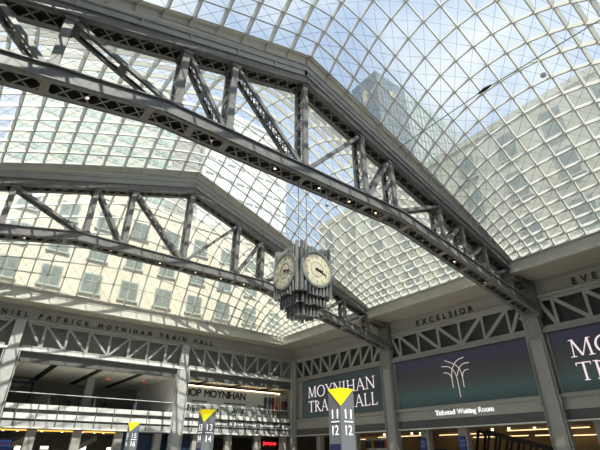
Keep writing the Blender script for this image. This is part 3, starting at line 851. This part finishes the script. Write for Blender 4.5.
M['litwin'] = mat('daylit_window', (.9, .88, .75), .5, emit=(1, .96, .80), es=.9)
for i, (x, w, z0, z1) in enumerate(((8.2, .75, 1.2, 2.75), (11.0, 1.0, 2.4, 2.75), (11.1, .9, .9, 2.3), (15.2, 1.1, 1.0, 3.0), (18.6, .9, 1.0, 2.7))):
    t = empty('lit_opening', (x, YE+9, z0), label='bright daylit window deep under the gallery', cat='window', group='bright openings under the gallery')
    m = MB(); m.box(-w/2, w/2, 0, .05, 0, z1-z0); m.build('pane', M['litwin'], t)
    m = MB()
    for a in (-w/2, w/2): m.box(a-.05, a+.05, -.05, .06, -.05, z1-z0+.05)
    m.build('frame', M['black'], t)
def escalator(x, y, lab):
    t = empty('escalator', (x, y, 0), label=lab, cat='escalator')
    m = MB(); m.prism([(-2.4, 1.2), (2.4, 3.9), (2.4, 3.3), (-2.4, .6)], -.5, .5); m.build('truss', M['gwall'], t)
    for s in (-1, 1):
        m = MB(); m.prism([(-2.5, 2.0), (2.3, 4.1-.05), (2.3, 3.9), (-2.5, 1.9)], s*.5-.03, s*.5+.03); m.build('balustrade', M['lintel'], t)
    m = MB(); m.prism([(-2.8, 0), (-2.0, 0), (-2.0, 1.4), (-2.8, 1.2)], -.5, .5); m.build('landing', M['gwall'], t)
escalator(6.2, YE+5, 'dim escalator rising behind the leftmost lit opening'); escalator(13.2, YE+5, 'dim escalator rising behind the second lit opening')
def board(loc, w, z0, z1, rot, label, mt=None):
    t = empty('departure_board', loc, label=label, cat='screen'); t.rotation_euler.z = rot
    m = MB(); m.box(-w/2-.06, w/2+.06, 0, .12, z0-.1, z1+.1); m.build('casing', M['black'], t)
    m = MB(); m.box(-w/2, w/2, -.02, 0, z0, z1); m.build('screen', M['board'], t)
    m = MB(); m.box(-.06, .06, .02, .1, z1, 4.1); m.build('hanger', M['black'], t)
board((6.1, 57, 0), 1.1, 2.1, 3.2, 0, 'departure screen with coloured lines under the gallery, far left')
rs = empty('red_shop_sign', (36.6, YE+1.9, 3.0), label='dark sign with glowing red lettering and round red symbol in the far corner', cat='sign')
m = MB(); m.box(-.5, 4.0, .05, .15, -.5, 1.05); m.build('backing', M['black'], rs)
text('Jumpup', 'lettering', M['red'], (.95, 0, .14), .46, RY, rs, 2.3, .04, bold=.03)
m = MB()
for i in range(14):
    a, b = 2*math.pi*i/14+1.0, 2*math.pi*(i+1)/14+1.0
    if i < 12: m.bar((.25+.28*math.cos(a), 0, .4+.28*math.sin(a)), (.25+.28*math.cos(b), 0, .4+.28*math.sin(b)), .04, .13, (-(math.sin(b)-math.sin(a)), 0, math.cos(b)-math.cos(a)))
m.prism([(.05, .2), (.45, .2), (.25, -.08)], -.02, .02); m.build('symbol', M['red'], rs)

# ------------------------------------------------------------------ waiting room behind the right wall
m = MB(); m.box(WR+.5, WR+10.2, YBACK, YE, 4.2, 4.3); struct(m, 'ceiling', M['tan'])
m = MB(); m.box(WR+9.9, WR+10.2, YBACK, YE, 0, 4.2); struct(m, 'wall_waiting_room', M['tan'])
for i, (y, w, lab) in enumerate(((50.5, .9, 'behind the nearest track sign'), (32.5, 1.0, 'left of the waiting-room screens'), (27.85, 1.0, 'between the two waiting-room screens and the black railing'), (43.4, .8, 'behind the shop shelf'), (15.2, .8, 'right of the nearer big column'), (10.6, 1.0, 'at the right picture edge'))):
    m = MB(); m.box(WR+.8, WR+1.5, y-w/2, y+w/2, 0, 4.19); tag(m.build('waiting_room_pier', M['wall'], bevel=.02), 'grey square pier '+lab, 'pier')
for y, lab in ((32.75, 'on the pier below the word Ticketed'), (27.9, 'on the pier below the word Room')):
    t = empty('pier_screen', (WR+.72, y, 0), label='narrow upright departure screen with blue lines '+lab, cat='screen')
    m = MB(); m.box(-.02, .06, -.36, .36, 1.2, 3.45); m.build('casing', M['black'], t)
    m = MB(); m.box(-.04, -.02, -.31, .31, 1.3, 3.38); m.build('screen', M['board'], t)
for i, (x, y0, y1, z) in enumerate(((47.8, 18.0, 26.0, 4.02), (48.4, 8, 14.5, 4.02), (49.5, 20.5, 24, 3.55), (50.9, 15, 22.5, 3.5), (50.5, 30, 36.5, 4.0), (50.0, 25, 31.5, 3.6), (49.5, 38.5, 46.0, 4.0), (50.6, 7.0, 13.0, 3.5), (50.8, 44, 52.0, 3.9))):
    m = MB(); m.box(x-.06, x+.06, y0, y1, z-.04, z+.05)
    lo = tag(m.build('linear_light', M['warm']), 'long warm ceiling light strip in the waiting room', 'strip light', 'warm strips in the waiting room')
    hg = MB()
    for yy in (y0+.5, y1-.5): hg.tube((x, yy, z+.05), (x, yy, 4.2), .02, 6)
    hg.build('hanger', M['black'], lo)
for x, y in ((46, 37.2), (46.6, 36.4), (46.2, 35.6), (45.5, 41.2), (45.6, 26.4), (45.6, 24.6), (46.8, 22.6), (46.0, 20.2)):
    m = MB(); m.tube((x, y, 3.98), (x, y, 4.2), .13, 8); tag(m.build('spotlight', M['bulb']), 'small gold spotlight in the waiting-room ceiling', 'lamp', 'gold spotlights in the waiting room')
t = empty('black_stair_railing', (45, 27.7, 0), label='slanting black metal railing inside the waiting room under the wide display', cat='railing')
m = MB()
for x in (0, 1.4):
    m.bar((x, 0, 4.0), (x, -7.0, 2.2), .2, .3); m.bar((x, 0, 4.0), (x, .9, .6), .16, .18); m.bar((x, .6, 1.5), (x, -7, .7), .12, .16)
m.build('rails', M['black'], t)
for k in range(6):
    m = MB()
    for x in (0, 1.4): m.bar((x, -.1-1.15*k, 4.0-.295*k), (x, .8-1.15*k, 1.3-.1*k), .16, .18)
    m.bar((0, -1.15*k, 3.95-.295*k), (1.4, -1.15*k, 3.95-.295*k), .1, .1)
    m.build('baluster', M['black'], t)
m = MB()
for x in (0, 1.4): m.box(x-.06, x+.06, -7.1, -6.9, 0, 2.3)
m.build('end_post', M['black'], t)
sh = empty('shop_shelf', (44.2, 41, 0), label='pale shop stand with a row of coloured goods, left of the farther column', cat='shelf')
m = MB(); m.box(-.05, .5, -2.2, 2.2, 3.45, 3.65); m.box(.4, .5, -2.2, 2.2, 0, 3.5); m.box(-.05, .5, -2.2, 2.2, 2.45, 2.55); m.box(0, .5, -2.2, 2.2, 0, .9); m.build('frame', M['shelf'], sh)
for i, k in enumerate(('teal', 'navy', 'mustard', 'teal', 'wine', 'navy', 'red', 'navy')):
    m = MB(); m.box(-.1, .15, 0, .38, 0, .75); m.box(-.06, .11, .1, .28, .75, .85); o = m.build('folded_cloth', M['print_'+k]); o.location = (44.2, 43.0-.55*i, 2.56)
    tag(o, '%s item on the shop stand, number %s of the row from the left' % (k, ['first', 'second', 'third', 'fourth', 'fifth', 'sixth', 'seventh', 'last'][i]), 'shop item', 'coloured goods on the shop stand')
b = MB(); b.box(-1.6, 1.6, 0, .1, 0, 2.4); o = b.build('blue_counter', M['blue']); o.location = (46.5, 34.4, 0); o.rotation_euler.z = math.pi/2; tag(o, 'dark blue counter front inside the waiting room, left of the screens', 'counter')

# ------------------------------------------------------------------ track signs
def pylon(x, y, a, b, label):
    t = empty('track_sign', (x, y, 0), label=label, cat='sign', group='track number signs')
    h, Z = .4, 4.3
    m = MB(); m.box(-h, h, -h, h, 0, Z); m.build('pillar', M['pylon'], t, bevel=.02)
    m = MB()
    m.prism([(-h-.01, Z-.005), (h, Z-.005), (-h-.01, Z-.74)], -h-.02, -h-.004)
    m.prism([(-h-.01, Z-.005), (h, Z-.005), (-h-.01, Z-.74)], -h-.02, -h-.004, 'x')
    m.build('yellow_marker', M['yellow'], t)
    for rot, f in ((RY, lambda u, z: (u, -h-.012, z)), (RX, lambda u, z: (-h-.012, -u, z))):
        for s, z in ((a, 3.06), (b, 2.42)):
            text(s, 'track_number', M['signwhite'], f(.03, z), .38, rot, t, .38, .012, 'CENTER', .0)
        m = MB()
        if rot is RY: m.box(-.22, .28, -h-.02, -h-.002, 2.92, 2.96)
        else: m.box(-h-.02, -h-.002, -.28, .22, 2.92, 2.96)
        m.build('divider', M['signwhite'], t)
    m = MB(); m.box(-h-.04, -h, -.3, .3, .9, 2.08); m.build('screen', M['board'], t)
    m = MB(); m.box(-h-.08, h+.08, -h-.08, h+.08, 0, .12); m.build('plinth', M['black'], t)
pylon(14.05, 15.15, '11', '12', 'nearest grey track sign with yellow triangle, numbered 11 and 12')
pylon(13.7, 27.5, '13', '14', 'middle grey track sign with yellow triangle, numbered 13 and 14')
pylon(13.95, 42.2, '15', '16', 'farthest grey track sign with yellow triangle, numbered 15 and 16')

# ------------------------------------------------------------------ people on the gallery
def person(loc, rz, label, lean=.35):
    J = {'pel': (0, 0, .95), 'ch': (0, lean*.5, 1.3), 'nk': (0, lean*.8, 1.5), 'hd': (0, lean, 1.62),
         'ls': (-.19, lean*.7, 1.42), 'le': (-.26, lean+.1, 1.15), 'lh': (-.15, lean+.32, 1.12),
         'rs': (.19, lean*.7, 1.42), 're': (.26, lean+.1, 1.15), 'rh': (.15, lean+.32, 1.12),
         'lk': (-.11, .03, .5), 'lf': (-.12, -.05, .06), 'lt': (-.12, .12, .04), 'rk': (.11, -.03, .5), 'rf': (.12, -.15, .06), 'rt': (.12, .02, .04)}
    R = dict(pel=.16, ch=.17, nk=.065, hd=.09, ls=.07, le=.05, lh=.035, rs=.07, re=.05, rh=.035, lk=.075, lf=.05, lt=.045, rk=.075, rf=.05, rt=.045)
    E = [('pel', 'ch'), ('ch', 'nk'), ('nk', 'hd'), ('ch', 'ls'), ('ls', 'le'), ('le', 'lh'), ('ch', 'rs'), ('rs', 're'), ('re', 'rh'), ('pel', 'lk'), ('lk', 'lf'), ('lf', 'lt'), ('pel', 'rk'), ('rk', 'rf'), ('rf', 'rt')]
    ks = list(J); me = bpy.data.meshes.new('person'); me.from_pydata([J[k] for k in ks], [(ks.index(a), ks.index(b)) for a, b in E], [])
    o = bpy.data.objects.new('person', me); C.objects.link(o); me.materials.append(M['cloth'])
    sk = o.modifiers.new('skin', 'SKIN'); o.modifiers.new('s', 'SUBSURF').levels = 1
    for i, k in enumerate(ks): me.skin_vertices[0].data[i].radius = (R[k], R[k]*.8)
    me.skin_vertices[0].data[0].use_root = True
    o.location = loc; o.rotation_euler.z = rz; tag(o, label, 'person')
    h = MB(); h.ball((0, lean+.02, 1.68), .105, 14); h.build('head', M['skin'], o)
    h = MB(); h.ball((0, lean-.01, 1.715), .11, 12); h.build('hair', M['black'], o)
person((16.8, YE+9.3, 6.45), math.pi, 'person in dark clothes standing inside the gallery, right of the grey pillar')
person((12.6, YE+9.3, 6.45), math.pi*.9, 'person in dark clothes standing inside the gallery, left of the grey pillar')

# ------------------------------------------------------------------ buildings outside
def facade_window(w, h):
    m = MB(); m.box(-w/2-.12, w/2+.12, -.10, .05, -h/2-.12, h/2+.12); m.box(-w/2-.3, w/2+.3, -.3, .05, -h/2-.35, -h/2-.12)
    return m
def stone_wing(name_label, origin, rot, length, H_, ncols, pitch, x0, rows, mt, w, h, belts, zlow):
    t = empty('stone_building', origin, label=name_label, cat='building'); t.rotation_euler.z = rot
    m = MB(); m.box(0, length, 0, 12, zlow, H_); m.build('wall', mt, t)
    m = MB()
    for z in belts: m.box(-.1, length+.1, -.45, .1, z-.3, z+.25)
    m.box(-.1, length+.1, -.18, .3, H_-.9, H_+.2)
    m.build('cornice', mt, t)
    fr = None
    for z in rows:
        for k in range(ncols):
            if fr is None:
                fr = facade_window(w, h).build('window', M['wframe'], t)
                b = MB()
                for i in range(2):
                    for j in range(2):
                        b.box(-w/2+i*w/2+.05, -w/2+(i+1)*w/2-.05, -.14, -.09, -h/2+j*h/2+.05, -h/2+(j+1)*h/2-.05)
                b.build('pane', M['pane'], fr); o = fr
            else: o = copy_tree(fr, t)
            o.location = (x0+k*pitch, 0, z)
    return t
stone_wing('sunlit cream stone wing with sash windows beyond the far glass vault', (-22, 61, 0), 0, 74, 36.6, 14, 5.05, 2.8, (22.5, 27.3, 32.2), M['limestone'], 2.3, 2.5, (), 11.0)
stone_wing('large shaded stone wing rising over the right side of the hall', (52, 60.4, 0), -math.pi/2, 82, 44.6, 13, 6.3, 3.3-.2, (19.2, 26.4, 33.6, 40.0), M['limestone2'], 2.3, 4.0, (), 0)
def office(label, x0, x1, y, z1, base, band, pitch, hb_, vstep, depth=20):
    t = empty('office_block', (x0, y, 0), label=label, cat='building')
    m = MB(); m.box(0, x1-x0, 0, depth, 0, z1); m.build('walls', base, t)
    m = MB(); m.box(-.3, x1-x0+.3, -.5, .5, z1-.8, z1+.4); m.build('parapet', base, t)
    z = 38
    while z < z1-2.5:
        m = MB(); x = .8
        while x < x1-x0-1.2: m.box(x, x+vstep*.78, -.12, 0, z, z+hb_); x += vstep
        m.build('window_band', band, t); z += pitch
office('tall pale green and cream office block at the upper left beyond the glass', -6.2, 28.3, 90, 91, M['office'], M['office_g'], 3.4, 1.7, 1.8)
office('grey beige office block between the green and the white blocks', 28.9, 36, 92, 84, M['office_b'], M['office_d'], 3.6, 1.4, 2.4)
office('bright white office block behind the centre of the farther truss', 36.6, 64.3, 90, 93, M['office_w'], M['office_d'], 5.2, .5, 3.2)
tw = empty('glass_tower', (110, 86.6, 0), label='tall grey glass tower seen through the nearest glass vault', cat='building')
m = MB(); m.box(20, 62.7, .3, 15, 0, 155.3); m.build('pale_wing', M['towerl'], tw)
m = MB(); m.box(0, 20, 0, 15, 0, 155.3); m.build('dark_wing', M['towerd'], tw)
m = MB()
for x in [1.2+2.4*i for i in range(8)]: m.box(x-.15, x+.15, -.25, 0, 0, 150)
for x in [22+2.9*i for i in range(14)]: m.box(x-.15, x+.15, -.0, .3, 0, 153)
m.build('mullions', M['office_d'], tw)
m = MB()
for z in range(40, 154, 5): m.box(-.06, 20, -.08, 15, z, z+.4); m.box(20, 62.8, .2, 15, z, z+.4)
m.build('floor_bands', M['office_d'], tw)
text('1', 'tower_emblem', M['logo1'], (9, -.1, 142), 6, RY, tw, 2.4, .3, bold=.06)
text('1', 'tower_emblem', M['logo1'], (-.1, 8.5, 142), 6, RX, tw, 2.4, .3, bold=.06)

# ------------------------------------------------------------------ light, sky, camera
wd = bpy.data.worlds.new('sky'); S.world = wd; wd.use_nodes = True
nt = wd.node_tree; bg = nt.nodes['Background']
tc = nt.nodes.new('ShaderNodeTexCoord'); n1 = nt.nodes.new('ShaderNodeTexNoise'); r1 = nt.nodes.new('ShaderNodeValToRGB')
n1.inputs['Scale'].default_value = 2.6; n1.inputs['Detail'].default_value = 7; n1.inputs['Roughness'].default_value = .55
mp = nt.nodes.new('ShaderNodeMapping'); mp.inputs['Location'].default_value = (2.3, 1.1, .1); mp.inputs['Scale'].default_value = (1, 1, 1.6)
nt.links.new(tc.outputs['Generated'], mp.inputs[0]); nt.links.new(mp.outputs[0], n1.inputs['Vector'])
r1.color_ramp.elements[0].position = .44; r1.color_ramp.elements[0].color = (.31, .40, .57, 1)
r1.color_ramp.elements[1].position = .68; r1.color_ramp.elements[1].color = (.66, .68, .71, 1)
nt.links.new(n1.outputs['Fac'], r1.inputs[0]); nt.links.new(r1.outputs[0], bg.inputs['Color'])
bg.inputs['Strength'].default_value = 1.0
sn = bpy.data.lights.new('sun', 'SUN'); sn.energy = 4.6; sn.angle = math.radians(.6); sn.color = (1, .95, .86)
so = bpy.data.objects.new('sun', sn); C.objects.link(so)
so.rotation_euler = Vector((.27, .75, -.95)).to_track_quat('-Z', 'Y').to_euler()
so.location = (0, -20, 60)

cam = bpy.data.cameras.new('camera'); co = bpy.data.objects.new('camera', cam); C.objects.link(co)
cam.sensor_width = 36; cam.lens = 425.72/600*36; cam.clip_end = 1000
co.location = (0, 0, 1.6)
th, yaw = .4989, .6589
fwd = Vector((math.cos(th)*math.sin(yaw), math.cos(th)*math.cos(yaw), math.sin(th)))
co.rotation_euler = fwd.to_track_quat('-Z', 'Y').to_euler()
S.camera = co
S.view_settings.view_transform = 'Standard'; S.view_settings.look = 'None'
S.view_settings.exposure = .7; S.view_settings.gamma = 1; S.view_settings.use_curve_mapping = False
S.cycles.max_bounces = 14; S.cycles.diffuse_bounces = 5; S.cycles.glossy_bounces = 4; S.cycles.transparent_max_bounces = 12
